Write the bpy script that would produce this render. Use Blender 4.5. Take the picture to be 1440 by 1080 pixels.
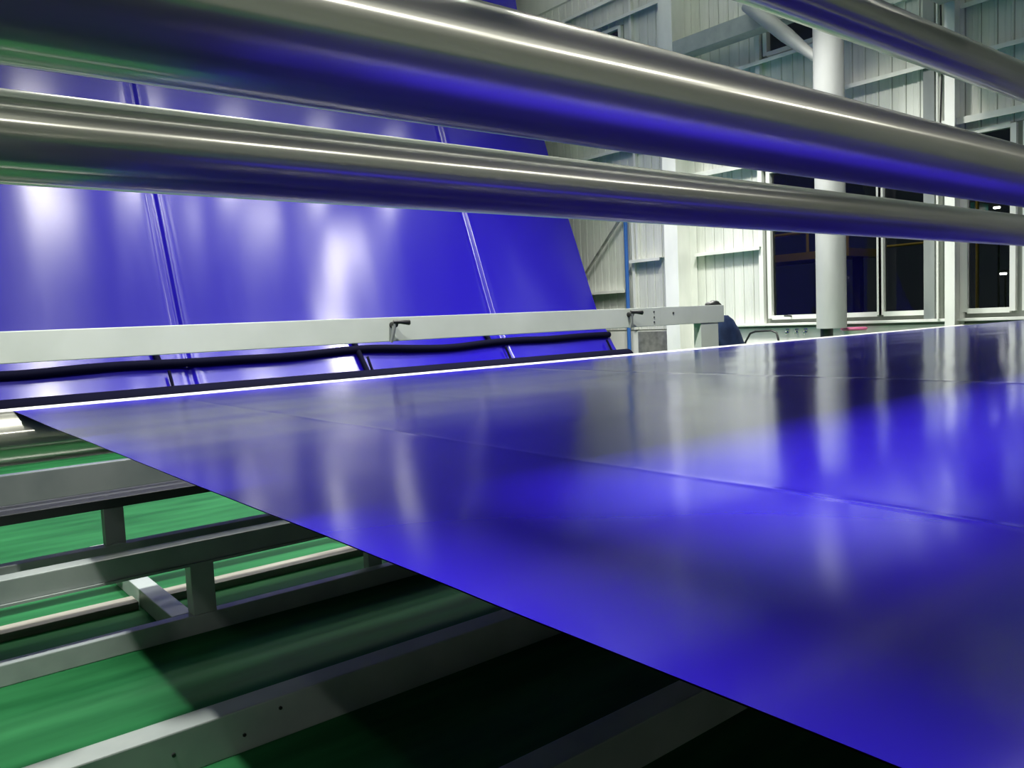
import bpy, bmesh, math, random
from mathutils import Vector, Matrix, noise

for o in list(bpy.data.objects):
    bpy.data.objects.remove(o)
SC = bpy.context.scene
COL = SC.collection
EYE = 1.30                      # eye height above the floor; z values below are given relative to the eye

# ------------------------------------------------------------------ camera
FPX = 1135.6
cam_d = bpy.data.cameras.new('camera')
cam = bpy.data.objects.new('camera', cam_d)
COL.objects.link(cam)
cam_d.sensor_fit = 'HORIZONTAL'
cam_d.sensor_width = 36.0
cam_d.lens = 36.0 * FPX / 1440.0
cam_d.clip_start = 0.02
cam_d.clip_end = 200
rot = Matrix(((0.77608492, 0.08366306, -0.62505415),
              (-0.62911958, 0.03419128, -0.77655619),
              (-0.04359766, 0.99590735, 0.0791694)))
# rows of rot are the world axes in camera space: world = rot @ cam
cam.matrix_world = Matrix.Translation((0, 0, EYE)) @ rot.to_4x4()
SC.camera = cam

# ------------------------------------------------------------------ world (night outside)
w = bpy.data.worlds.new('night')
SC.world = w
w.use_nodes = True
w.node_tree.nodes['Background'].inputs[0].default_value = (0.02, 0.025, 0.035, 1)
w.node_tree.nodes['Background'].inputs[1].default_value = 0.25

# ------------------------------------------------------------------ view
vs = SC.view_settings
SC.display_settings.display_device = 'sRGB'
vs.view_transform = 'Standard'
vs.look = 'None'
vs.exposure = 0.0
vs.gamma = 1.0
vs.use_curve_mapping = False
SC.cycles.max_bounces = 8
SC.cycles.glossy_bounces = 5
SC.cycles.diffuse_bounces = 4
SC.cycles.transparent_max_bounces = 8
SC.cycles.caustics_reflective = False
SC.cycles.caustics_refractive = False
SC.cycles.sample_clamp_indirect = 6

# ceiling lamps: (x, y, watts) hung LAMP_Z above the eye
LAMP_Z = 5.5
UPLIGHT = 70              # watts of the upward fill added above a lamp to brighten the roof
# x, y, watts, disc size, beam spread in degrees
LAMPS = [(-1.45, 2.3, 560, 0.30, 150), (3.0, 2.2, 440, 0.30, 150), (9.3, 5.4, 150, 0.30, 112),
         (-3.6, -6.0, 120, 0.30, 160), (1.0, -6.0, 120, 0.30, 160), (5.0, -6.0, 120, 0.30, 160), (9.0, -6.0, 120, 0.30, 160),
         (1.2, 8.5, 60, 0.6, 118), (2.9, 8.5, 60, 0.6, 118), (5.2, 8.5, 24, 0.6, 118), (6.8, 8.5, 45, 0.6, 118), (9.0, 7.4, 300, 0.80, 112),
         (2.6, 9.8, 62, 0.5, 118), (4.2, 9.8, 62, 0.5, 118), (5.9, 9.8, 50, 0.5, 118), (7.7, 9.8, 62, 0.5, 118), (9.3, 9.8, 62, 0.5, 118)]

# ================================================================== helpers
def new_bm():
    return bmesh.new()

def box(bm, x0, x1, y0, y1, z0, z1):
    vs_ = [bm.verts.new((x, y, z + EYE)) for x in (x0, x1) for y in (y0, y1) for z in (z0, z1)]
    for f in ((0, 1, 3, 2), (4, 6, 7, 5), (0, 4, 5, 1), (2, 3, 7, 6), (0, 2, 6, 4), (1, 5, 7, 3)):
        bm.faces.new([vs_[i] for i in f])

def prism(bm, pts, axis, a0, a1):
    """extrude a 2D outline along an axis; pts are the two other coordinates in xyz order"""
    def mk(p, a):
        c = list(p)
        c.insert('xyz'.index(axis), a)
        return bm.verts.new((c[0], c[1], c[2] + EYE))
    A = [mk(p, a0) for p in pts]
    B = [mk(p, a1) for p in pts]
    n = len(pts)
    bm.faces.new(A[::-1])
    bm.faces.new(B)
    for i in range(n):
        bm.faces.new((A[i], A[(i + 1) % n], B[(i + 1) % n], B[i]))

def tube(bm, pts, r, n=12, cap=True):
    """swept round tube through points; r number or list"""
    P = [Vector((p[0], p[1], p[2] + EYE)) for p in pts]
    rs = r if isinstance(r, (list, tuple)) else [r] * len(P)
    rings = []
    ref = None
    for i, p in enumerate(P):
        d = (P[min(i + 1, len(P) - 1)] - P[max(i - 1, 0)]).normalized()
        if ref is None:
            ref = Vector((0, 0, 1)) if abs(d.z) < 0.9 else Vector((1, 0, 0))
        u = (ref - d * ref.dot(d)).normalized()
        ref = u
        v = d.cross(u)
        rings.append([bm.verts.new(p + (u * math.cos(2 * math.pi * k / n) + v * math.sin(2 * math.pi * k / n)) * rs[i]) for k in range(n)])
    for a, b in zip(rings, rings[1:]):
        for k in range(n):
            f = bm.faces.new((a[k], a[(k + 1) % n], b[(k + 1) % n], b[k]))
            f.smooth = True
    if cap:
        # caps get their own verts so that the barrel shading stays straight
        bm.faces.new([bm.verts.new(v.co) for v in rings[0][::-1]])
        bm.faces.new([bm.verts.new(v.co) for v in rings[-1]])

def obj(name, bm, mat, parent=None, bevel=0.0, smooth=False, flip=True):
    if flip: bmesh.ops.recalc_face_normals(bm, faces=bm.faces)
    if bevel:
        bmesh.ops.bevel(bm, geom=bm.edges[:], offset=bevel, segments=2, affect='EDGES', profile=0.6)
    co = [v.co for v in bm.verts]
    lo = Vector((min(c.x for c in co), min(c.y for c in co), min(c.z for c in co)))
    hi = Vector((max(c.x for c in co), max(c.y for c in co), max(c.z for c in co)))
    org = Vector(((lo.x + hi.x) / 2, (lo.y + hi.y) / 2, lo.z))
    for v in bm.verts:
        v.co -= org
    if smooth:
        for f in bm.faces:
            f.smooth = True
    me = bpy.data.meshes.new(name)
    bm.to_mesh(me)
    bm.free()
    me.materials.append(mat)
    o = bpy.data.objects.new(name, me)
    COL.objects.link(o)
    o.location = org
    if parent is not None:
        adopt(o, parent)
    return o

def wpos(o):
    p = Vector(o.location)
    if o.parent:
        p = p + wpos(o.parent)
    return p

def adopt(o, parent):
    o.parent = parent
    o.location = Vector(o.location) - wpos(parent)

def thing(name, loc, label=None, cat=None, group=None, kind=None):
    e = bpy.data.objects.new(name, None)
    e.empty_display_size = 0.1
    COL.objects.link(e)
    e.location = (loc[0], loc[1], loc[2] + EYE)
    return tag(e, label, cat, group, kind)

def tag(o, label=None, cat=None, group=None, kind=None):
    if label: o['label'] = label
    if cat: o['category'] = cat
    if group: o['group'] = group
    if kind: o['kind'] = kind
    return o

# ================================================================== materials
def mat(name, col, rough=0.5, metal=0.0, spec=0.5, **kw):
    m = bpy.data.materials.new(name)
    m.use_nodes = True
    nt = m.node_tree
    b = nt.nodes['Principled BSDF']
    b.inputs['Base Color'].default_value = (*col, 1)
    b.inputs['Roughness'].default_value = rough
    b.inputs['Metallic'].default_value = metal
    b.inputs['Specular IOR Level'].default_value = spec
    for k, v in kw.items():
        b.inputs[k.replace('_', ' ')].default_value = v
    return m, nt, b

def noisy(name, c0, c1, scale=(3, 3, 3), rough=0.5, metal=0.0, spec=0.5, detail=4, bump=0.0, bump_scale=None, lo=0.35, hi=0.65, rvar=0.0):
    m, nt, b = mat(name, c0, rough, metal, spec)
    tc = nt.nodes.new('ShaderNodeTexCoord')
    geo = nt.nodes.new('ShaderNodeNewGeometry')
    mp = nt.nodes.new('ShaderNodeMapping')
    mp.inputs['Scale'].default_value = scale
    nt.links.new(geo.outputs['Position'], mp.inputs['Vector'])
    nz = nt.nodes.new('ShaderNodeTexNoise')
    nz.inputs['Scale'].default_value = 1.0
    nz.inputs['Detail'].default_value = detail
    nt.links.new(mp.outputs[0], nz.inputs['Vector'])
    cr = nt.nodes.new('ShaderNodeValToRGB')
    cr.color_ramp.elements[0].position = lo
    cr.color_ramp.elements[1].position = hi
    cr.color_ramp.elements[0].color = (*c0, 1)
    cr.color_ramp.elements[1].color = (*c1, 1)
    nt.links.new(nz.outputs[0], cr.inputs[0])
    nt.links.new(cr.outputs[0], b.inputs['Base Color'])
    if rvar:
        mr = nt.nodes.new('ShaderNodeMapRange')
        mr.inputs[3].default_value = rough - rvar
        mr.inputs[4].default_value = rough + rvar
        nt.links.new(nz.outputs[0], mr.inputs[0])
        nt.links.new(mr.outputs[0], b.inputs['Roughness'])
    if bump:
        bp = nt.nodes.new('ShaderNodeBump')
        bp.inputs['Strength'].default_value = bump
        bp.inputs['Distance'].default_value = 0.01
        nt.links.new(nz.outputs[0], bp.inputs['Height'])
        nt.links.new(bp.outputs[0], b.inputs['Normal'])
    return m

# ground steel of the rollers: turned finish, marks run round the axis (x)
def roller_steel():
    m, nt, b = mat('ground_roller_steel', (0.60, 0.59, 0.54), 0.2, 1.0)
    b2 = nt.nodes.new('ShaderNodeBsdfPrincipled')
    b2.inputs['Metallic'].default_value = 1.0
    cx = nt.nodes.new('ShaderNodeCombineXYZ')
    cx.inputs[0].default_value = 1.0
    geo = nt.nodes.new('ShaderNodeNewGeometry')
    mp = nt.nodes.new('ShaderNodeMapping')
    mp.inputs['Scale'].default_value = (0.35, 9, 9)
    nt.links.new(geo.outputs['Position'], mp.inputs['Vector'])
    nz = nt.nodes.new('ShaderNodeTexNoise')
    nz.inputs['Detail'].default_value = 6
    nz.inputs['Scale'].default_value = 1.6
    nt.links.new(mp.outputs[0], nz.inputs['Vector'])
    cr = nt.nodes.new('ShaderNodeValToRGB')
    cr.color_ramp.elements[0].position = 0.3
    cr.color_ramp.elements[1].position = 0.7
    cr.color_ramp.elements[0].color = (0.48, 0.475, 0.41, 1)
    cr.color_ramp.elements[1].color = (0.66, 0.65, 0.585, 1)
    nt.links.new(nz.outputs[0], cr.inputs[0])
    for bb, an, r0, r1 in ((b, 0.85, 0.17, 0.23), (b2, 0.4, 0.42, 0.55)):
        bb.inputs['Anisotropic'].default_value = an
        nt.links.new(cx.outputs[0], bb.inputs['Tangent'])
        nt.links.new(cr.outputs[0], bb.inputs['Base Color'])
        mr = nt.nodes.new('ShaderNodeMapRange')
        mr.inputs[3].default_value = r0
        mr.inputs[4].default_value = r1
        nt.links.new(nz.outputs[0], mr.inputs[0])
        nt.links.new(mr.outputs[0], bb.inputs['Roughness'])
    mx = nt.nodes.new('ShaderNodeMixShader')
    mx.inputs[0].default_value = 0.40
    nt.links.new(b.outputs[0], mx.inputs[1])
    nt.links.new(b2.outputs[0], mx.inputs[2])
    nt.links.new(mx.outputs[0], nt.nodes['Material Output'].inputs['Surface'])
    return m

def film_mat(name, r0, r1, aniso, col):
    m, nt, b = mat(name, col, r0, 0.0, 0.5)
    b.inputs['IOR'].default_value = 1.5
    b.inputs['Anisotropic'].default_value = aniso
    geo = nt.nodes.new('ShaderNodeNewGeometry')
    vm = nt.nodes.new('ShaderNodeVectorMath')        # tangent along the machine direction
    vm.operation = 'CROSS_PRODUCT'
    vm.inputs[1].default_value = (1, 0, 0)
    nt.links.new(geo.outputs['Normal'], vm.inputs[0])
    nt.links.new(vm.outputs[0], b.inputs['Tangent'])
    mp = nt.nodes.new('ShaderNodeMapping')
    mp.inputs['Scale'].default_value = (6, 1.0, 1.0)
    nt.links.new(geo.outputs['Position'], mp.inputs['Vector'])
    nz = nt.nodes.new('ShaderNodeTexNoise')
    nz.inputs['Detail'].default_value = 5
    nz.inputs['Scale'].default_value = 2.0
    nt.links.new(mp.outputs[0], nz.inputs['Vector'])
    mr = nt.nodes.new('ShaderNodeMapRange')
    mr.inputs[3].default_value = r0
    mr.inputs[4].default_value = r1
    nt.links.new(nz.outputs[0], mr.inputs[0])
    nt.links.new(mr.outputs[0], b.inputs['Roughness'])
    return m

M = {}
M['roller'] = roller_steel()
M['film'] = film_mat('blue_sheet_film', 0.11, 0.15, 0.7, (0.016, 0.006, 0.36))
M['curtain'] = film_mat('blue_curtain_film', 0.20, 0.26, 0.8, (0.011, 0.0045, 0.29))
M['floor'] = noisy('green_epoxy_floor', (0.006, 0.075, 0.022), (0.022, 0.15, 0.05), (1.2, 7, 1), 0.62, 0, 0.12, 8, 0.05, lo=0.3, hi=0.72, rvar=0.08)
M['frame'] = noisy('pale_grey_green_paint', (0.27, 0.31, 0.30), (0.36, 0.40, 0.38), (5, 5, 5), 0.38, 0, 0.5, 5, lo=0.3, hi=0.7)
M['beam'] = noisy('white_green_paint', (0.47, 0.52, 0.47), (0.55, 0.60, 0.55), (2, 2, 2), 0.4, 0, 0.5, 4)
M['wall'] = noisy('white_wall_sheet', (0.60, 0.62, 0.57), (0.72, 0.74, 0.68), (2, 3, 0.5), 0.45, 0, 0.4, 4)
M['wallbase'] = mat('wall_backing', (0.22, 0.24, 0.21), 0.7)[0]
M['white'] = noisy('white_paint', (0.70, 0.72, 0.67), (0.80, 0.81, 0.76), (3, 3, 1), 0.4, 0, 0.5, 4)
M['greypaint'] = noisy('grey_paint', (0.19, 0.21, 0.21), (0.26, 0.28, 0.27), (3, 3, 1), 0.5, 0, 0.5, 4)
M['slate'] = noisy('slate_grey_paint', (0.09, 0.11, 0.11), (0.14, 0.16, 0.155), (3, 3, 3), 0.3, 0, 0.5, 4)
M['pillar'] = noisy('light_grey_paint', (0.36, 0.37, 0.36), (0.43, 0.44, 0.43), (3, 3, 1), 0.45, 0, 0.5, 4)
M['darkpaint'] = mat('dark_steel_paint', (0.035, 0.038, 0.042), 0.5)[0]
M['galv'] = noisy('galvanised_sheet', (0.30, 0.31, 0.29), (0.50, 0.51, 0.48), (7, 7, 7), 0.45, 0.6, 0.5, 5)
M['roof'] = noisy('roof_sheet', (0.50, 0.53, 0.50), (0.58, 0.61, 0.57), (0.6, 3, 1), 0.55, 0, 0.4, 3)
M['black'] = mat('black_plastic', (0.012, 0.013, 0.014), 0.4)[0]
M['added_dark'] = mat('added_black', (0.003, 0.003, 0.014), 0.8, 0, 0.06)[0]  # near-black shared by the added mat and the reflection stand-ins
M['chrome'] = mat('bright_metal', (0.7, 0.7, 0.68), 0.25, 1.0)[0]
M['blue'] = mat('blue_paint', (0.035, 0.13, 0.42), 0.4)[0]
M['navy'] = noisy('navy_cloth', (0.008, 0.018, 0.06), (0.02, 0.04, 0.11), (9, 9, 9), 0.75, 0, 0.3, 4)
M['yellow'] = mat('yellow_paint', (0.55, 0.36, 0.03), 0.45)[0]
M['teal'] = mat('teal_paint', (0.02, 0.22, 0.20), 0.45)[0]
M['pink'] = mat('pink_plastic', (0.75, 0.16, 0.34), 0.45)[0]
M['ply'] = noisy('worn_plank', (0.13, 0.12, 0.10), (0.26, 0.25, 0.21), (2, 14, 14), 0.6, 0, 0.4, 5)
m, nt, b = mat('window_glass', (0.85, 0.9, 0.88), 0.02)
b.inputs['Transmission Weight'].default_value = 1.0
b.inputs['IOR'].default_value = 1.33
M['glass'] = m
m, nt, b = mat('lamp_glow', (1, 1, 1), 0.4)
b.inputs['Emission Color'].default_value = (1, 0.99, 0.93, 1)
b.inputs['Emission Strength'].default_value = 6
M['glow'] = m
m, nt, b = mat('highlight_tube_glow', (1, 1, 1), 0.4)  # glow of the tubes added for roller highlights
b.inputs['Emission Color'].default_value = (1, 0.99, 0.94, 1)
b.inputs['Emission Strength'].default_value = 6.5
M['highlightglow'] = m

# ================================================================== the hall
XW = 12.0                 # inner face of the window wall
bm = new_bm()
box(bm, -9, 18, -13, 20, -EYE - 0.2, -EYE)
tag(obj('floor', bm, M['floor']), 'glossy green epoxy factory floor', kind='structure')
bm = new_bm()
box(bm, -9.2, 12.3, -13.2, 20.2, 7.6, 7.8)
tag(obj('ceiling', bm, M['roof']), 'pale grey sheet roof of the hall', kind='structure')
bm = new_bm(); box(bm, -9.2, -9, -13, 20, -EYE, 7.6)
tag(obj('wall_left', bm, M['wall']), kind='structure')
bm = new_bm(); box(bm, -9.2, 12.2, -13.2, -13, -EYE, 7.6)
tag(obj('wall_back', bm, M['wall']), kind='structure')
bm = new_bm(); box(bm, -9.2, 12.2, 20, 20.2, -EYE, 7.6)
tag(obj('wall_front', bm, M['wall']), kind='structure')

bm = new_bm(); box(bm, 11.15, XW - 0.01, -6, 14, -EYE, -EYE + 0.012)  # added, hidden behind the sheet, to keep green bounce off the wall
tag(obj('trim_1', bm, M['galv']), 'unseen pale strip added along the foot of the window wall to cut green bounce', kind='structure')
# window openings: y0, y1, z0, z1
WIN = [(5.97, 7.87, -0.17, 2.28), (5.17, 5.97, -0.17, 2.28), (4.17, 4.80, -0.17, 2.28), (3.10, 4.05, -0.17, 2.28),
       (6.95, 7.88, 4.13, 4.68), (5.30, 5.80, 4.30, 4.85), (11.05, 11.75, 5.25, 5.58)]
ys = sorted({-13, 20} | {v for q in WIN for v in q[:2]})
zs = sorted({-EYE, 7.6} | {v for q in WIN for v in q[2:]})
bm = new_bm()
for a, b_ in zip(ys, ys[1:]):
    # merge solid cells of a column of the grid
    run = None
    for c, d in zip(zs, zs[1:]):
        ym, zm = (a + b_) / 2, (c + d) / 2
        hole = any(q[0] < ym < q[1] and q[2] < zm < q[3] for q in WIN)
        if hole:
            if run is not None:
                box(bm, XW + 0.02, XW + 0.14, a, b_, run, c)
            run = None
        elif run is None:
            run = c
    if run is not None:
        box(bm, XW + 0.02, XW + 0.14, a, b_, run, zs[-1])
wall = tag(obj('wall_right', bm, M['wallbase']), 'white ribbed metal cladding wall with windows', kind='structure')

# cladding panels, each a ribbed strip of its own
def panel_mesh():
    bm = new_bm()
    wd = 0.189
    prof = [(0, 0), (0, 0.012), (0.012, 0.02), (0.028, 0.02), (0.04, 0.012), (0.09, 0.012), (0.095, 0.015), (0.105, 0.015), (0.11, 0.012), (wd, 0.012), (wd, 0)]
    A = [bm.verts.new((-x, y, 0)) for y, x in prof]
    B = [bm.verts.new((-x, y, 1)) for y, x in prof]
    n = len(prof)
    bm.faces.new(A); bm.faces.new(B[::-1])
    for i in range(n):
        bm.faces.new((A[i], B[i], B[(i + 1) % n], A[(i + 1) % n]))
    bmesh.ops.recalc_face_normals(bm, faces=bm.faces)
    me = bpy.data.meshes.new('cladding_panel')
    bm.to_mesh(me); bm.free()
    me.materials.append(M['wall'])
    return me
PANEL = panel_mesh()
def panel(y, z0, z1):
    o = bpy.data.objects.new('cladding_panel', PANEL)
    COL.objects.link(o)
    o.location = (XW + 0.02, y, z0 + EYE)
    o.scale = (1, 1, z1 - z0)
    adopt(o, wall)
y = 2.0
while y < 14.4:
    ym = y + 0.1
    segs = [(-0.30, 6.50)]
    for q in WIN:
        if q[0] - 0.08 < ym < q[1] + 0.08:
            new = []
            for s0, s1 in segs:
                if q[2] > s0 and q[3] < s1:
                    z_lo = q[2] - 0.02
                    if z_lo - s0 > 0.15:
                        new.append((s0, z_lo))
                    new.append((q[3] + 0.02, s1))
                else:
                    new.append((s0, s1))
            segs = new
    for s0, s1 in segs:
        panel(y, s0, s1)
    y += 0.2
# plain fascia above the eave line, dado below the sill
bm = new_bm(); box(bm, XW - 0.06, XW + 0.02, 2.0, 14.6, 6.5, 7.6)
obj('fascia', bm, M['white'], wall)
bm = new_bm(); box(bm, XW - 0.01, XW + 0.02, 2.0, 14.6, -EYE, -0.33)
obj('dado', bm, M['white'], wall)
bm = new_bm(); box(bm, XW - 0.02, XW - 0.01, 10.0, 10.85, -EYE, -0.34)
obj('galvanised_sheet', bm, M['galv'], wall)
bm = new_bm(); box(bm, XW - 0.12, XW + 0.02, 2.0, 9.3, -0.29, -0.25)
obj('window_ledge', bm, M['white'], wall, bevel=0.006)
# girts
def girt(y0, y1, z, hh=0.06, dep=0.14, m='white'):
    bm = new_bm()
    # C-shaped sheet girt: flat top, small lip
    prism(bm, [(XW, z), (XW - dep, z), (XW - dep, z - hh), (XW - dep + 0.012, z - hh), (XW - dep + 0.012, z - 0.012), (XW, z - 0.012)], 'y', y0, y1)
    return obj('girt', bm, M[m], wall)
girt(10.15, 10.92, 1.06); girt(7.98, 9.35, 1.05)
girt(2.2, 9.36, 2.47, 0.09); girt(9.7, 14.4, 3.24); girt(2.2, 6.9, 3.30); girt(6.9, 9.36, 3.30)
girt(5.9, 9.36, 4.06); girt(9.7, 14.4, 5.71); girt(9.7, 14.4, 6.12); girt(11.05, 14.4, 0.5); girt(2.2, 4.8, 3.95)
# white posts of the wall
def post(y0, y1, z0, z1, dep=0.1, m='white', nm='wall_post'):
    bm = new_bm(); box(bm, XW - dep, XW, y0, y1, z0, z1)
    return obj(nm, bm, M[m], wall)
post(7.95, 8.03, -0.29, 6.45, 0.08)
post(10.74, 10.79, 1.06, 6.4, 0.07)
post(10.86, 10.92, -0.30, 1.9, 0.05)

# windows
def window(n, q, mull=(), label=None):
    y0, y1, z0, z1 = q
    e = thing('window_%d' % n, (XW, (y0 + y1) / 2, z0), label, None, None, 'structure')
    t = 0.05
    bm = new_bm()
    box(bm, XW - 0.05, XW + 0.06, y0 - 0.02, y0 + t, z0, z1)
    box(bm, XW - 0.05, XW + 0.06, y1 - t, y1 + 0.02, z0, z1)
    box(bm, XW - 0.048, XW + 0.06, y0 + t, y1 - t, z0 - 0.02, z0 + t)
    box(bm, XW - 0.048, XW + 0.06, y0 + t, y1 - t, z1 - t, z1 + 0.02)
    obj('window_frame', bm, M['white'], e)
    cuts = [y0 + t] + [c for c in mull] + [y1 - t]
    for c in mull:
        bm = new_bm(); box(bm, XW - 0.045, XW + 0.055, c - 0.05, c + 0.05, z0 + t, z1 - t)
        obj('mullion', bm, M['white'], e)
    for a, b_ in zip(cuts, cuts[1:]):
        a2 = a + (0.05 if a in mull else 0); b2 = b_ - (0.05 if b_ in mull else 0)
        bm = new_bm(); box(bm, XW + 0.02, XW + 0.026, a2, b2, z0 + t, z1 - t)
        obj('pane', bm, M['glass'], e)
    return e
window(1, WIN[0], (6.9,), 'dark night window partly behind the round grey pillar')
window(2, WIN[1], (), 'dark night window left of the slim wall column')
window(3, WIN[2], (), 'dark night window right of the slim wall column')
window(4, WIN[3], (), 'dark night window at the right picture edge')
window(5, WIN[4], (), 'small high dark window behind the slanted pillar brace')
window(6, WIN[5], (), 'small high dark window above the topmost roller')
window(7, WIN[6], (), 'small high dark window below the upper eave girt')
bm = new_bm()
tube(bm, [(XW - 0.06, 7.45, -0.14), (XW - 0.1, 7.45, -0.135), (XW - 0.105, 7.55, -0.13)], 0.014, 8)
obj('window_latch', bm, M['black'], bpy.data.objects['window_1'])

# H-shaped wall column
def h_column(name, x0, y0, y1, z1, label, m='white', tf=0.022):
    bm = new_bm()
    ymid = (y0 + y1) / 2
    x1 = XW - 0.002
    prism(bm, [(x0, y0), (x0 + tf, y0), (x0 + tf, ymid - 0.012), (x1 - tf, ymid - 0.012), (x1 - tf, y0), (x1, y0), (x1, y1), (x1 - tf, y1), (x1 - tf, ymid + 0.012), (x0 + tf, ymid + 0.012), (x0 + tf, y1), (x0, y1)], 'z', -EYE, z1)
    return tag(obj(name, bm, M[m]), label, 'column')
h_column('steel_column', 11.45, 9.37, 9.67, 6.6, 'broad white steel column of the window wall, above the end of the white beam')
h_column('steel_column', 11.68, 4.80, 4.93, 6.6, 'slim white steel column between the dark windows at the right')
bm = new_bm(); box(bm, XW - 0.1, XW - 0.051, 5.16, 5.31, -0.25, 6.4)
tag(obj('wall_upright', bm, M['greypaint']), 'dark grey flat upright beside the slim white column', 'post')
bm = new_bm(); tube(bm, [(11.86, 5.10, -0.25), (11.86, 5.10, 6.4)], 0.016, 10)
tag(obj('conduit_pipe', bm, M['white']), 'thin white conduit pipe between grey upright and slim column', 'pipe')
bm = new_bm(); tube(bm, [(11.90, 5.03, 1.5), (11.86, 5.065, 2.3), (11.87, 5.04, 3.2), (11.86, 5.06, 4.2), (11.87, 5.05, 6.4)], 0.012, 8)
tag(obj('hanging_cable', bm, M['black']), 'black cable hanging beside the thin white conduit', 'cable')

# round grey pillar on a slim foot, with its slanted brace and box beam
e = thing('round_pillar', (11.26, 6.36, -EYE), 'round grey steel pillar standing before the dark windows', 'pillar')
bm = new_bm(); tube(bm, [(11.26, 6.36, -0.33), (11.26, 6.36, 7.6)], 0.212, 40)
obj('shaft', bm, M['pillar'], e)
bm = new_bm(); tube(bm, [(11.26, 6.44, -EYE), (11.26, 6.44, -0.331)], 0.09, 16)
obj('foot', bm, M['darkpaint'], e)
bm = new_bm(); tube(bm, [(11.27, 6.48, 3.55), (11.30, 7.05, 4.10), (11.33, 7.75, 4.78)], [0.05, 0.11, 0.11], 24)
obj('brace', bm, M['pillar'], e)
bm = new_bm(); box(bm, 11.45, 11.75, 6.62, 9.37, 4.42, 4.70)
tag(obj('box_beam', bm, M['frame'], bevel=0.008), 'grey green box beam running from broad column to pillar brace', 'beam')
# cross girder over the right edge
bm = new_bm(); prism(bm, [(4.62, 3.96), (4.98, 3.96), (4.98, 4.0), (4.82, 4.02), (4.82, 4.5), (4.98, 4.52), (4.98, 4.56), (4.62, 4.56), (4.62, 4.52), (4.78, 4.5), (4.78, 4.02), (4.62, 4.0)], 'x', 0.5, 11.66)
tag(obj('cross_girder', bm, M['pillar']), 'grey I-shaped cross girder under the roof at the top right corner', 'girder')

# blue post and brace beyond the film
bm = new_bm(); tube(bm, [(11.86, 10.98, -EYE), (11.86, 10.98, 2.0)], 0.04, 12)
tag(obj('blue_post', bm, M['blue']), 'slim blue post against the wall right of the hanging film', 'post')
bm = new_bm(); tube(bm, [(11.90, 11.02, 2.02), (11.90, 13.0, 0.10)], 0.03, 8)
tag(obj('wall_brace', bm, M['galv']), 'thin slanted grey brace on the wall beside the film', 'brace')

# things by the wall
e = thing('trolley', (11.6, 8.1, -EYE), 'small trolley with black bent handle below the window', 'trolley')
bm = new_bm()
tube(bm, [(11.62, 8.14, -EYE + 0.2), (11.62, 8.12, -0.55), (11.62, 8.02, -0.40), (11.62, 7.92, -0.37), (11.62, 7.62, -0.36), (11.62, 7.52, -0.40), (11.62, 7.48, -0.55), (11.62, 7.48, -EYE + 0.2)], 0.018, 8)
obj('handle', bm, M['black'], e)
bm = new_bm(); box(bm, 11.1, 11.66, 7.42, 8.2, -EYE + 0.16, -EYE + 0.20)
obj('platform', bm, M['darkpaint'], e, bevel=0.008)
for xx in (11.18, 11.58):
    for yy in (7.5, 8.12):
        bm = new_bm(); tube(bm, [(xx, yy - 0.02, -EYE + 0.08), (xx, yy + 0.02, -EYE + 0.08)], 0.08, 14)
        obj('wheel', bm, M['black'], e)
for k, yy in enumerate((7.55, 7.38, 7.22, 6.85)):
    bm = new_bm()
    tube(bm, [(XW - 0.012, yy, -0.37), (XW - 0.05, yy, -0.375), (XW - 0.075, yy, -0.41), (XW - 0.05, yy, -0.44)], 0.013, 6)
    box(bm, XW - 0.02, XW - 0.01, yy - 0.03, yy + 0.03, -0.41, -0.35)
    tag(obj('wall_hook', bm, M['chrome']), ('first', 'second', 'third', 'fourth')[k] + ' small metal hook from the left on the white board below the windows', 'hook', 'hooks below the window')
e = thing('basket', (11.7, 6.25, -EYE), 'pink rimmed basket on a stool right of the round pillar', 'basket')
bm = new_bm(); tube(bm, [(11.7, 6.25, -EYE), (11.7, 6.25, -0.62), (11.7, 6.25, -0.37)], [0.12, 0.12, 0.17], 20); obj('body', bm, M['white'], e)
bm = new_bm(); tube(bm, [(11.7 + 0.17 * math.cos(a * math.pi / 10), 6.25 + 0.17 * math.sin(a * math.pi / 10), -0.36) for a in range(21)], 0.022, 8); obj('rim', bm, M['pink'], e)

# dim yard beyond the glass: yellow guard rail and teal panel
e = thing('yard_guard_rail', (15.4, 8.6, -EYE), 'yellow guard rail platform seen dimly through the window left of the pillar', 'railing')
bm = new_bm(); box(bm, 15.0, 16.4, 8.1, 11.8, 0.95, 1.10); obj('deck_edge', bm, M['yellow'], e)
for zz in (1.5, 1.95):
    bm = new_bm(); tube(bm, [(15.05, 8.1, zz), (15.05, 11.8, zz)], 0.03, 8); obj('rail', bm, M['yellow'], e)
for yy in (8.15, 9.0, 9.85, 10.7, 11.6):
    bm = new_bm(); tube(bm, [(15.05, yy, 1.1), (15.05, yy, 1.97)], 0.03, 8); obj('rail_post', bm, M['yellow'], e)
for yy in (8.2, 11.6):
    bm = new_bm(); box(bm, 15.6, 15.75, yy, yy + 0.15, -EYE, 0.95); obj('leg', bm, M['darkpaint'], e)
e = thing('yard_rack', (15.6, 6.6, -EYE), 'teal and yellow rack seen dimly through the middle window', 'rack')
bm = new_bm(); box(bm, 15.4, 16.0, 6.0, 6.6, 1.1, 1.7); obj('teal_panel', bm, M['teal'], e)
for yy in (5.95, 6.65, 7.6):
    bm = new_bm(); tube(bm, [(15.4, yy, -EYE), (15.4, yy, 1.8)], 0.03, 8); obj('upright', bm, M['yellow'], e)
bm = new_bm(); tube(bm, [(15.4, 5.9, 1.08), (15.4, 7.7, 1.08)], 0.025, 8); obj('cross_bar', bm, M['yellow'], e)

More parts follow.
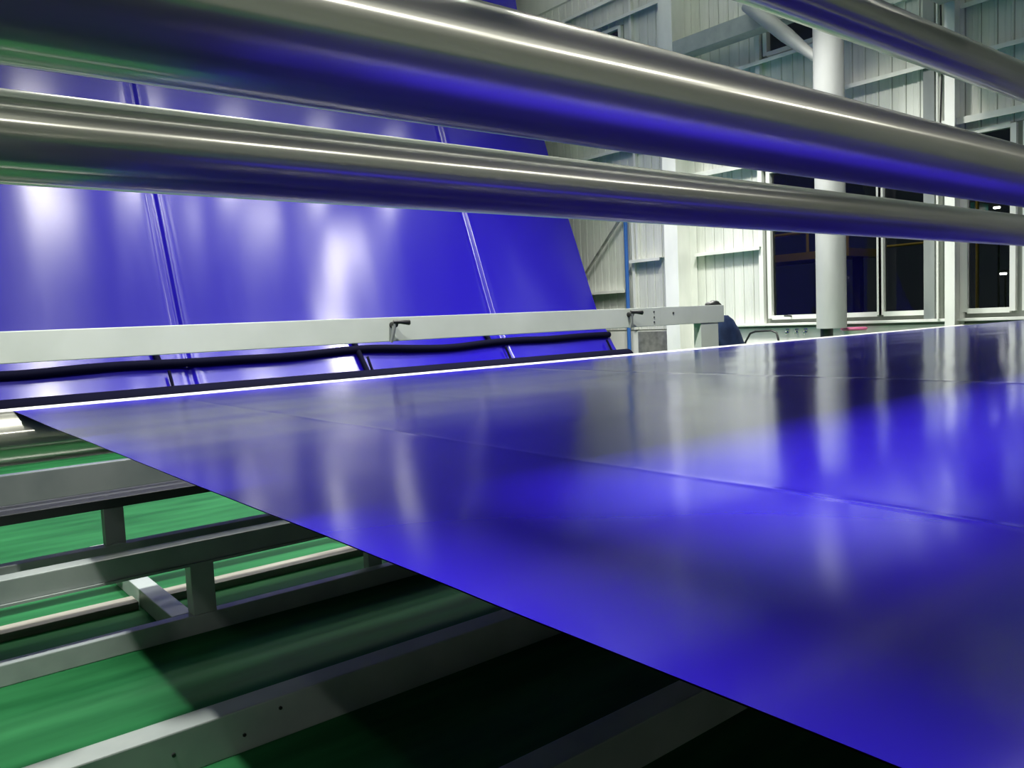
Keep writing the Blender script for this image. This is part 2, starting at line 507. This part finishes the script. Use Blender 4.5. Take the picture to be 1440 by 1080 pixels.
for k, (yy, zz, nm) in enumerate(((5.75, 0.42, 'small bright yard lamp seen low through the window right of the slim column'), (5.86, 1.60, 'small bright yard lamp seen high through the window right of the slim column'))):
    e = thing('yard_lamp', (16.0, yy, zz), nm, 'lamp')
    bm = new_bm(); box(bm, 15.97, 16.03, yy - 0.05, yy + 0.05, zz, zz + 0.035); obj('lens', bm, M['glow'], e, bevel=0.01)
    bm = new_bm(); box(bm, 15.95, 16.05, yy - 0.07, yy + 0.07, zz + 0.036, zz + 0.08); obj('hood', bm, M['darkpaint'], e)
    bm = new_bm(); tube(bm, [(16.1, yy, -EYE), (16.1, yy, zz + 0.075), (16.04, yy, zz + 0.075)], 0.02, 8); obj('pole', bm, M['darkpaint'], e)
ld = bpy.data.lights.new('yard_fill', 'POINT'); ld.energy = 45; ld.shadow_soft_size = 0.15  # unseen fill added so the yard rail shows through the glass
lo = bpy.data.objects.new('yard_fill', ld); COL.objects.link(lo); lo.location = (13.6, 7.6, 3.6 + EYE)

# ================================================================== the film line
SHEET = -0.27            # height of the running sheet
XL, XR = 0.45, 11.0      # its two edges

def film_object(name, path, nx, disp, label, cat, creases=(), m='film'):
    """sheet swept along x over a (y,z) path; disp(x, s, y, z) offsets along the path normal"""
    xs = [XL + (XR - XL) * i / nx for i in range(nx + 1)]
    for c, wd in creases:
        xs += [c + wd * k for k in (-1.5, -1, -0.6, -0.3, 0, 0.3, 0.6, 1, 1.5)]
    xs = sorted(xs)
    bm = new_bm()
    rows = []
    s = 0
    for i, (yy, zz) in enumerate(path):
        p0 = path[max(i - 1, 0)]; p1 = path[min(i + 1, len(path) - 1)]
        ty, tz = p1[0] - p0[0], p1[1] - p0[1]
        L = math.hypot(ty, tz) or 1
        ny, nz = -tz / L, ty / L
        if i:
            s += math.hypot(yy - path[i - 1][0], zz - path[i - 1][1])
        row = []
        for x in xs:
            d = disp(x, s, yy, zz)
            row.append(bm.verts.new((x, yy + ny * d, zz + nz * d + EYE)))
        rows.append(row)
    for a, b_ in zip(rows, rows[1:]):
        for k in range(len(xs) - 1):
            f = bm.faces.new((a[k], a[k + 1], b_[k + 1], b_[k]))
            f.smooth = True
    # underside and a crisp cut rim, 3 mm thick
    off = 0.0015
    low = []
    for i, row in enumerate(rows):
        p0 = path[max(i - 1, 0)]; p1 = path[min(i + 1, len(path) - 1)]
        L = math.hypot(p1[0] - p0[0], p1[1] - p0[1]) or 1
        dv = Vector((0, (p1[1] - p0[1]) / L * off, -(p1[0] - p0[0]) / L * off))
        low.append([bm.verts.new(v.co + dv) for v in row])
    for a, b_ in zip(low, low[1:]):
        for k in range(len(xs) - 1):
            bm.faces.new((a[k], b_[k], b_[k + 1], a[k + 1])).smooth = True
    for k in (0, -1):
        ra = [bm.verts.new(r[k].co) for r in rows]
        rb = [bm.verts.new(r[k].co) for r in low]
        for i in range(len(ra) - 1):
            bm.faces.new((ra[i], ra[i + 1], rb[i + 1], rb[i]))
    for k in (0, -1):
        ra = [bm.verts.new(v.co) for v in rows[k]]
        rb = [bm.verts.new(v.co) for v in low[k]]
        for i in range(len(ra) - 1):
            bm.faces.new((ra[i], ra[i + 1], rb[i + 1], rb[i]))
    o = obj(name, bm, M[m], flip=False)
    return tag(o, label, cat)

# the near run: level from behind the eye to the turning roller, then over its crown
TR = 0.106               # turning roller radius
TY = 3.67
path = [(-3.0 + 0.06 * i, SHEET) for i in range(int((TY + 3.0) / 0.06) + 1)]
if TY - path[-1][0] < 0.03: path.pop()
for k in range(0, 11):
    a = math.radians(90 - k * 9)
    path.append((TY + (TR + 0.002) * math.cos(a), SHEET - TR - 0.002 + (TR + 0.002) * math.sin(a)))
def g(x, c, wd):
    return math.exp(-((x - c) / wd) ** 2)
def disp_sheet(x, s, yy, zz):
    if yy > TY - 0.02:
        return 0.0
    fade = min(1.0, (TY - 0.02 - yy) / 0.35)
    n = noise.noise(Vector((x * 0.55, yy * 1.5, 0.3))) * 0.0035 + noise.noise(Vector((x * 1.1, yy * 3.6, 4.3))) * 0.0017 + noise.noise(Vector((x * 0.9, yy * 6.5, 9.3))) * 0.0007
    c = 0.0005 * g(x, 1.04, 0.012) + 0.0012 * g(x, 2.85, 0.02)
    return (n + c) * fade
film_object('film_sheet', path, 150, disp_sheet, 'glossy blue plastic sheet running level across the lower right', 'plastic sheet',
            ((1.04, 0.012), (2.85, 0.02)))

# the far run: rising film wall
ctrl = [(9.95, -0.96), (10.22, -0.90), (10.46, -0.71), (10.80, -0.21), (11.01, 0.156), (11.56, 1.60), (12.20, 3.25), (12.72, 5.0), (13.00, 6.47), (13.12, 7.2)]
def catmull(P, n):
    out = []
    for i in range(len(P) - 1):
        p0 = P[max(i - 1, 0)]; p1 = P[i]; p2 = P[i + 1]; p3 = P[min(i + 2, len(P) - 1)]
        for k in range(n):
            t = k / n
            q = []
            for j in (0, 1):
                q.append(0.5 * (2 * p1[j] + (p2[j] - p0[j]) * t + (2 * p0[j] - 5 * p1[j] + 4 * p2[j] - p3[j]) * t * t + (3 * p1[j] - p0[j] - 3 * p2[j] + p3[j]) * t ** 3))
            out.append(tuple(q))
    out.append(P[-1])
    return out
fpath = catmull(ctrl, 9)
def disp_film(x, s, yy, zz):
    n = noise.noise(Vector((x * 0.8, zz * 0.22, 1.3))) * 0.010
    n += noise.noise(Vector((x * 1.7, zz * 0.12, 5.3))) * 0.007
    low = max(0.0, min(1.0, (0.15 - zz) / 0.5))
    n += noise.noise(Vector((x * 0.9, zz * 1.0, 7.3))) * 0.012 * low
    c = 0.0
    for xc in (3.28, 8.46):
        t = (x - xc) / 0.06
        c += -0.030 * math.exp(-t * t) + 0.018 * math.exp(-((t - 1.3) / 0.7) ** 2)
    return n + c
film_object('film_curtain', fpath, 180, disp_film, 'tall blue film rising from the floor behind the white beam', 'plastic film',
            ((3.28, 0.06), (8.46, 0.06)), 'curtain')

# rollers
def roller(yc, zc, r, label, x0=0.12, x1=11.35, seam=None, m='roller'):
    e = thing('steel_roller', (5.5, yc, zc - r), label, 'roller', 'steel rollers of the film line')
    bm = new_bm()
    tube(bm, [(x0, yc, zc), (x0 + 0.01, yc, zc), (x1 - 0.01, yc, zc), (x1, yc, zc)], [r - 0.006, r, r, r - 0.006], 96)
    obj('shell', bm, M[m], e)
    for a, b_ in ((x0 - 0.22, x0), (x1, x1 + 0.22)):
        bm = new_bm(); tube(bm, [(a, yc, zc), (b_, yc, zc)], r * 0.3, 20)
        obj('journal', bm, M['chrome'], e)
    if seam:
        bm = new_bm(); tube(bm, [(seam, yc, zc), (seam + 0.008, yc, zc)], r + 0.0012, 96)
        obj('seam_ring', bm, M['galv'], e)
    return e
def at_angle(deg, d):
    return d * math.cos(math.radians(deg)), d * math.sin(math.radians(deg))
R0 = 0.125
y1_, z1_ = at_angle(20.95, R0 / math.sin(math.radians(4.9)))
y2_, z2_ = at_angle(12.07, R0 / math.sin(math.radians(2.73)))
y3_, z3_ = at_angle(34.1, R0 / math.sin(math.radians(2.5)))
roller(y1_, z1_, R0, 'thick steel roller crossing the whole picture, nearest of the three overhead')
roller(y2_, z2_, R0, 'slimmer looking steel roller just below the nearest one', seam=7.6)
roller(y3_, z3_, R0, 'steel roller in the top right corner, highest of all')
roller(TY, SHEET - TR, TR, 'turning roller under the far edge of the blue sheet', x0=0.30)
bm = new_bm(); prism(bm, [(3.790, -0.30), (3.790, -0.279), (3.830, -0.2705), (3.838, -0.2725), (3.838, -0.30)], 'x', -0.3, 9.5)  # added strip, tilted to draw the bright highlight along the crest
tag(obj('crest_highlight', bm, M['white']), 'thin white strip added for the highlight along the far edge of the level blue sheet', 'bar')
# foot roller stands in for a dark reflection; head roller is out of sight
roller(9.95, -0.775, 0.17, 'black roller standing in for a dark reflection at the foot of the rising blue film', x0=0.6, x1=10.7, m='added_dark')
roller(13.27, 7.2, 0.12, 'roller at the head of the rising blue film', x0=0.2, x1=11.3)

# uprights that carry the overhead rollers, out of frame on both sides
for sx, lab in ((-0.17, 'pale steel upright carrying the left roller ends'), (11.65, 'pale steel upright carrying the right roller ends')):
    e = thing('roller_stand', (sx, 1.95, -EYE), lab, 'stand')
    for yy, ztop in ((y1_, z1_ - 0.11), (y2_, z2_ - 0.11)):
        bm = new_bm(); box(bm, sx - 0.06, sx + 0.06, yy - 0.06, yy + 0.06, -EYE, ztop); obj('upright', bm, M['frame'], e, bevel=0.004)
        bm = new_bm(); tube(bm, [(sx - 0.06, yy, ztop + 0.11), (sx + 0.06, yy, ztop + 0.11)], 0.11, 20); obj('bearing', bm, M['darkpaint'], e)

# ------------------------------------------------------------------ white guide beam with clamp levers
BY = 4.5
e = thing('guide_beam', (3.0, BY, -EYE), 'long pale painted beam standing between the sheet and the rising film', 'beam')
bm = new_bm(); box(bm, -1.2, 5.25, BY, BY + 0.10, -0.104, 0.050)
obj('box_section', bm, M['beam'], e, bevel=0.004)
bm = new_bm(); box(bm, 5.252, 6.13, BY + 0.004, BY + 0.10, -0.104, 0.052)
obj('end_section', bm, M['beam'], e, bevel=0.004)
bm = new_bm(); box(bm, 5.80, 6.05, BY + 0.01, BY + 0.09, -EYE, -0.105)
obj('leg', bm, M['beam'], e, bevel=0.004)
bm = new_bm(); box(bm, -1.1, -0.9, BY + 0.01, BY + 0.09, -EYE, -0.105)
obj('leg', bm, M['beam'], e, bevel=0.004)
for k, zz in enumerate((0.015, -0.03, -0.07)):
    bm = new_bm(); tube(bm, [(5.17, BY - 0.006, zz), (5.17, BY + 0.01, zz)], 0.007, 8); obj('bolt', bm, M['darkpaint'], e)
bm = new_bm(); tube(bm, [(5.42, BY - 0.003, 0.0), (5.42, BY + 0.01, 0.0)], 0.008, 8); obj('bolt', bm, M['darkpaint'], e)
def lever(x, label, lean):
    t = thing('clamp_lever', (x, BY - 0.03, -0.13), label, 'lever', 'clamp levers on the pale beam')
    bm = new_bm()
    tube(bm, [(x, BY, 0.0), (x, BY - 0.045, 0.004)], 0.02, 14)
    obj('hub', bm, M['black'], t)
    bm = new_bm()
    tube(bm, [(x - 0.012, BY - 0.04, 0.018), (x + 0.03, BY - 0.055, 0.018), (x + 0.085, BY - 0.075, 0.012), (x + 0.09, BY - 0.077, 0.012)], [0.015, 0.013, 0.018, 0.012], 12)
    obj('grip', bm, M['black'], t)
    bm = new_bm()
    tube(bm, [(x - 0.004, BY - 0.04, 0.01), (x - 0.014 + lean, BY - 0.03, -0.06), (x - 0.02 + lean, BY - 0.015, -0.108)], [0.014, 0.011, 0.010], 10)
    obj('arm', bm, M['greypaint'], t)
lever(2.66, 'black clamp lever in the middle of the pale beam', 0.0)
lever(4.86, 'black clamp lever near the right end of the pale beam', 0.02)
# dark glove on the beam's end and the navy cloth hanging behind it
bm = new_bm()
bmesh.ops.create_uvsphere(bm, u_segments=20, v_segments=12, radius=1.0)
for v in bm.verts:
    n = noise.noise(v.co * 1.7) * 0.25
    v.co = Vector((6.06 + v.co.x * 0.10 * (1 + n), BY + 0.07 + v.co.y * 0.05 * (1 + n), 0.052 + max(-0.0, v.co.z) * 0.042 * (1 + n) + EYE))
tag(obj('work_glove', bm, M['black'], smooth=True), 'dark crumpled glove lying on the right end of the pale beam', 'glove')
bm = new_bm()
NX = 14
ring = []
for lev, (zz, x0, x1) in enumerate(((-0.045, 6.37, 6.44), (-0.09, 6.36, 6.54), (-0.20, 6.35, 6.64), (-0.35, 6.34, 6.72), (-0.55, 6.33, 6.78), (-EYE, 6.32, 6.80))):
    row = []
    for k in range(NX):
        t = k / NX * 2 * math.pi
        cx, cy = (x0 + x1) / 2, BY + 0.22
        rr = 1 + 0.10 * math.sin(3 * t + lev * 0.3)
        row.append(bm.verts.new((cx + (x1 - x0) / 2 * math.cos(t), cy + 0.10 * (0.4 + 0.12 * lev) * rr * math.sin(t) * 1.2, zz + EYE)))
    ring.append(row)
for a, b_ in zip(ring, ring[1:]):
    for k in range(NX):
        bm.faces.new((a[k], a[(k + 1) % NX], b_[(k + 1) % NX], b_[k]))
bm.faces.new(ring[0]); bm.faces.new(ring[-1][::-1])
tag(obj('draped_cloth', bm, M['navy'], smooth=True), 'navy cloth draped over a stand at the right end of the pale beam', 'cloth')

# ------------------------------------------------------------------ floor frames under the line
e = thing('floor_beam', (3.0, 2.48, -EYE), 'pale square floor beam in the left foreground', 'beam')
bm = new_bm(); box(bm, -1.6, 10.8, 2.43, 2.53, -EYE, -1.1635); obj('box_section', bm, M['frame'], e, bevel=0.005)
for k, (xx, zz) in enumerate(((0.95, -1.20), (0.83, -1.245), (0.62, -1.23))):
    bm = new_bm(); tube(bm, [(xx, 2.425, zz), (xx, 2.432, zz)], 0.006, 6); obj('bolt_hole', bm, M['black'], e)
bm = new_bm(); box(bm, 0.5, 10.8, 1.53, 1.63, -EYE, -1.165)
tag(obj('floor_beam', bm, M['frame'], bevel=0.005), 'shaded square floor beam under the sheet, nearest the camera', 'beam')

e = thing('base_frame', (4.0, 3.57, -EYE), 'front steel base frame of two rails and a post under the sheet', 'frame')
bm = new_bm(); box(bm, -1.6, 10.8, 3.54, 3.60, -EYE, -1.215); obj('bottom_rail', bm, M['frame'], e, bevel=0.004)
bm = new_bm(); box(bm, -1.6, 10.8, 3.54, 3.63, -0.985, -0.894); obj('middle_rail', bm, M['frame'], e, bevel=0.004)
bm = new_bm(); box(bm, -1.6, 10.8, 3.528, 3.60, -0.995, -0.985); obj('lip', bm, M['frame'], e)
for xx in (-1.2, 1.03, 2.86, 5.2, 7.4, 9.6):
    bm = new_bm(); box(bm, xx, xx + 0.10, 3.54, 3.62, -1.215, -0.985 - 0.01); obj('post', bm, M['frame'], e, bevel=0.004)
e = thing('rear_frame', (4.0, 3.8, -EYE), 'rear steel base frame with its upper rail darkened for the shade under the turning roller', 'frame')
bm = new_bm(); box(bm, -1.6, 10.8, 3.756, 3.82, -0.985, -0.894); obj('middle_rail', bm, M['frame'], e, bevel=0.004)
bm = new_bm(); box(bm, -1.6, 10.8, 3.756, 3.98, -0.731, -0.690); obj('upper_rail', bm, M['darkpaint'], e, bevel=0.003)  # shade under the turning roller is put into this dark colour
for xx in (-1.3, 0.756, 2.9, 5.1, 7.3, 9.5):
    bm = new_bm(); box(bm, xx, xx + 0.08, 3.757, 3.815, -0.894, -0.731); obj('post', bm, M['greypaint'], e, bevel=0.004)  # darker grey carries the shade on these posts
    bm = new_bm(); prism(bm, [(xx - 0.012, -0.894), (xx + 0.04, -0.882), (xx + 0.092, -0.894)], 'y', 3.748, 3.757); obj('weld_plate', bm, M['frame'], e)
for xx in (-1.5, 2.0, 4.0, 6.0, 8.0, 10.6):
    bm = new_bm(); box(bm, xx, xx + 0.08, 3.757, 3.815, -EYE, -0.985); obj('leg', bm, M['frame'], e, bevel=0.004)
e = thing('far_frame', (4.0, 4.32, -EYE), 'grey plate rail on legs beyond the turning roller', 'frame')
bm = new_bm(); box(bm, -1.6, 10.8, 4.28, 4.34, -0.745, -0.605); obj('plate_rail', bm, M['slate'], e, bevel=0.004)
for xx in (-1.5, 2.2, 5.2, 8.0, 10.6):
    bm = new_bm(); box(bm, xx, xx + 0.08, 4.28, 4.34, -EYE, -0.745); obj('leg', bm, M['frame'], e, bevel=0.004)
bm = new_bm(); box(bm, 0.955, 1.045, 3.60, 5.2, -EYE, -1.215)
tag(obj('long_sill', bm, M['frame'], bevel=0.004), 'grey floor sill running lengthwise behind the base frame post', 'beam')
bm = new_bm(); box(bm, -1.6, 0.94, 4.08, 4.20, -EYE, -1.262)
tag(obj('floor_plank', bm, M['ply'], bevel=0.004), 'worn pale plank on the floor left of the lengthwise sill', 'plank')
bm = new_bm(); box(bm, 1.06, 6.0, 4.08, 4.20, -EYE, -1.262)
tag(obj('floor_plank', bm, M['ply'], bevel=0.004), 'worn pale plank on the floor right of the lengthwise sill', 'plank')

# ------------------------------------------------------------------ dark bars standing in for reflections in the film's foot
e = thing('reflection_bars', (5.5, 10.4, -EYE), 'dark wavy bars standing in for reflections at the foot of the blue film', 'rail')
def foot_pt(z, off):
    for p, q in zip(fpath, fpath[1:]):
        if p[1] <= z <= q[1]:
            t = (z - p[1]) / (q[1] - p[1])
            yy = p[0] + (q[0] - p[0]) * t
            L = math.hypot(q[0] - p[0], q[1] - p[1])
            return yy - (q[1] - p[1]) / L * off, z + (q[0] - p[0]) / L * off
def dark_bar(zc, r, seed, nm):
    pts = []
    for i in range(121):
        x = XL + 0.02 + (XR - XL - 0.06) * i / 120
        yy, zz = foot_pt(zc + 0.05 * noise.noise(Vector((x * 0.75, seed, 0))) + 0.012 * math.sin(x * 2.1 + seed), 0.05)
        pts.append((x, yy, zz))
    bm = new_bm(); tube(bm, pts, r, 10); obj(nm, bm, M['added_dark'], e)
dark_bar(-0.38, 0.055, 1.7, 'upper_bar')
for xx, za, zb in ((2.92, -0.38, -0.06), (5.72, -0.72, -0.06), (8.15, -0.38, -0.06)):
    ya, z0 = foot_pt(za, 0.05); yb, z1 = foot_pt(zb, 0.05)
    bm = new_bm(); tube(bm, [(xx, ya, z0), (xx - 0.05, yb, z1)], 0.04, 10); obj('post', bm, M['added_dark'], e)
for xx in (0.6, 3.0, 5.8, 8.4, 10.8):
    bm = new_bm(); tube(bm, [(xx, 10.22, -EYE), (xx, 10.22, -0.99), (xx, 10.56, -0.45)], 0.02, 8); obj('foot', bm, M['added_dark'], e)

bm = new_bm(); box(bm, -4.0, 0.44, -5.0, 1.95, -EYE, -EYE + 0.012)  # unseen mat added to keep green floor bounce off the rollers
tag(obj('bounce_mat', bm, M['added_dark']), 'black mat added out of view to cut green floor bounce', 'mat')
# ------------------------------------------------------------------ added decks, out of view, that shade the sheet
e = thing('shade_deck', (5, 0.1, 2.6), 'unseen slotted deck added above the sheet to shade it', 'shade_deck')
bm = new_bm(); box(bm, -0.48, 6.5, -0.9, 1.32, 2.60, 2.64); obj('deck_plate', bm, M['greypaint'], e)
bm = new_bm(); box(bm, -0.48, 6.5, 1.62, 2.86, 2.60, 2.64); obj('deck_plate', bm, M['greypaint'], e)
for xx in (-0.48, 1.8, 4.1, 6.4):
    bm = new_bm(); box(bm, xx, xx + 0.1, -0.9, 2.86, 2.641, 2.72); obj('joist', bm, M['frame'], e)
    for yy in (-0.85, 2.75):
        bm = new_bm(); tube(bm, [(xx + 0.05, yy, 2.72), (xx + 0.05, yy, 7.6)], 0.012, 6); obj('hanger', bm, M['darkpaint'], e)

# unseen tubes added under the decks to streak the rollers with highlights
for k, nm in enumerate(('leftmost', 'second from left', 'third from left', 'rightmost')):
    xa = -0.30 + k * 1.7
    e = thing('highlight_tube', (xa + 0.75, 1.72, 2.5), nm + ' added highlight tube under the unseen deck', 'lamp', 'added highlight tubes under the unseen deck')
    bm = new_bm(); tube(bm, [(xa, 1.72, 2.52), (xa + 1.5, 1.72, 2.52)], 0.016, 12); obj('tube', bm, M['highlightglow'], e)
    bm = new_bm(); box(bm, xa - 0.02, xa + 1.52, 1.69, 1.75, 2.545, 2.60); obj('batten', bm, M['white'], e)
# ------------------------------------------------------------------ ceiling lamps
def lamp(x, y, watts, size, spread, label):
    e = thing('high_bay_lamp', (x, y, LAMP_Z), label, 'lamp', 'high bay lamps under the roof')
    r = size / 2
    bm = new_bm(); tube(bm, [(x, y, LAMP_Z + 0.005), (x, y, LAMP_Z + 0.06), (x, y, LAMP_Z + 0.10), (x, y, LAMP_Z + 0.22)], [r + 0.03, r + 0.03, 0.11, 0.09], 28)
    obj('housing', bm, M['greypaint'], e)
    bm = new_bm(); tube(bm, [(x, y, LAMP_Z + 0.22), (x, y, 7.6)], 0.015, 8)
    obj('hanger', bm, M['darkpaint'], e)
    ld = bpy.data.lights.new('high_bay_light', 'AREA')
    ld.shape = 'DISK'
    ld.size = size
    ld.spread = math.radians(spread)
    ld.energy = watts
    ld.color = (1.0, 0.985, 0.93)
    lo = bpy.data.objects.new('high_bay_light', ld)
    COL.objects.link(lo)
    lo.location = (x, y, LAMP_Z + EYE)
    adopt(lo, e)
    lu = bpy.data.lights.new('roof_fill_light', 'AREA')  # upward fill added for a paler roof and roller reflections
    lu.shape = 'DISK'
    lu.size = size
    lu.energy = UPLIGHT if y < 5 else (40 if x < 8 else 70)
    lu.color = (1.0, 0.985, 0.93)
    uo = bpy.data.objects.new('roof_fill_light', lu)
    COL.objects.link(uo)
    uo.location = (x, y, LAMP_Z + 0.26 + EYE)
    uo.rotation_euler = (math.pi, 0, 0)
    adopt(uo, e)
rows = (('over the near sheet', 1, 6), ('behind the camera', -9, 0), ('before the rising film', 6, 9), ('close above the rising film', 9, 11))
order = ['leftmost', 'second from left', 'third from left', 'fourth from left', 'fifth from left']
for place, ya, yb in rows:
    for k, (x, y, wt, sz, sp) in enumerate(sorted(l for l in LAMPS if ya < l[1] < yb)):
        lamp(x, y, wt, sz, sp, '%s round high bay lamp of the row %s' % (order[k], place))
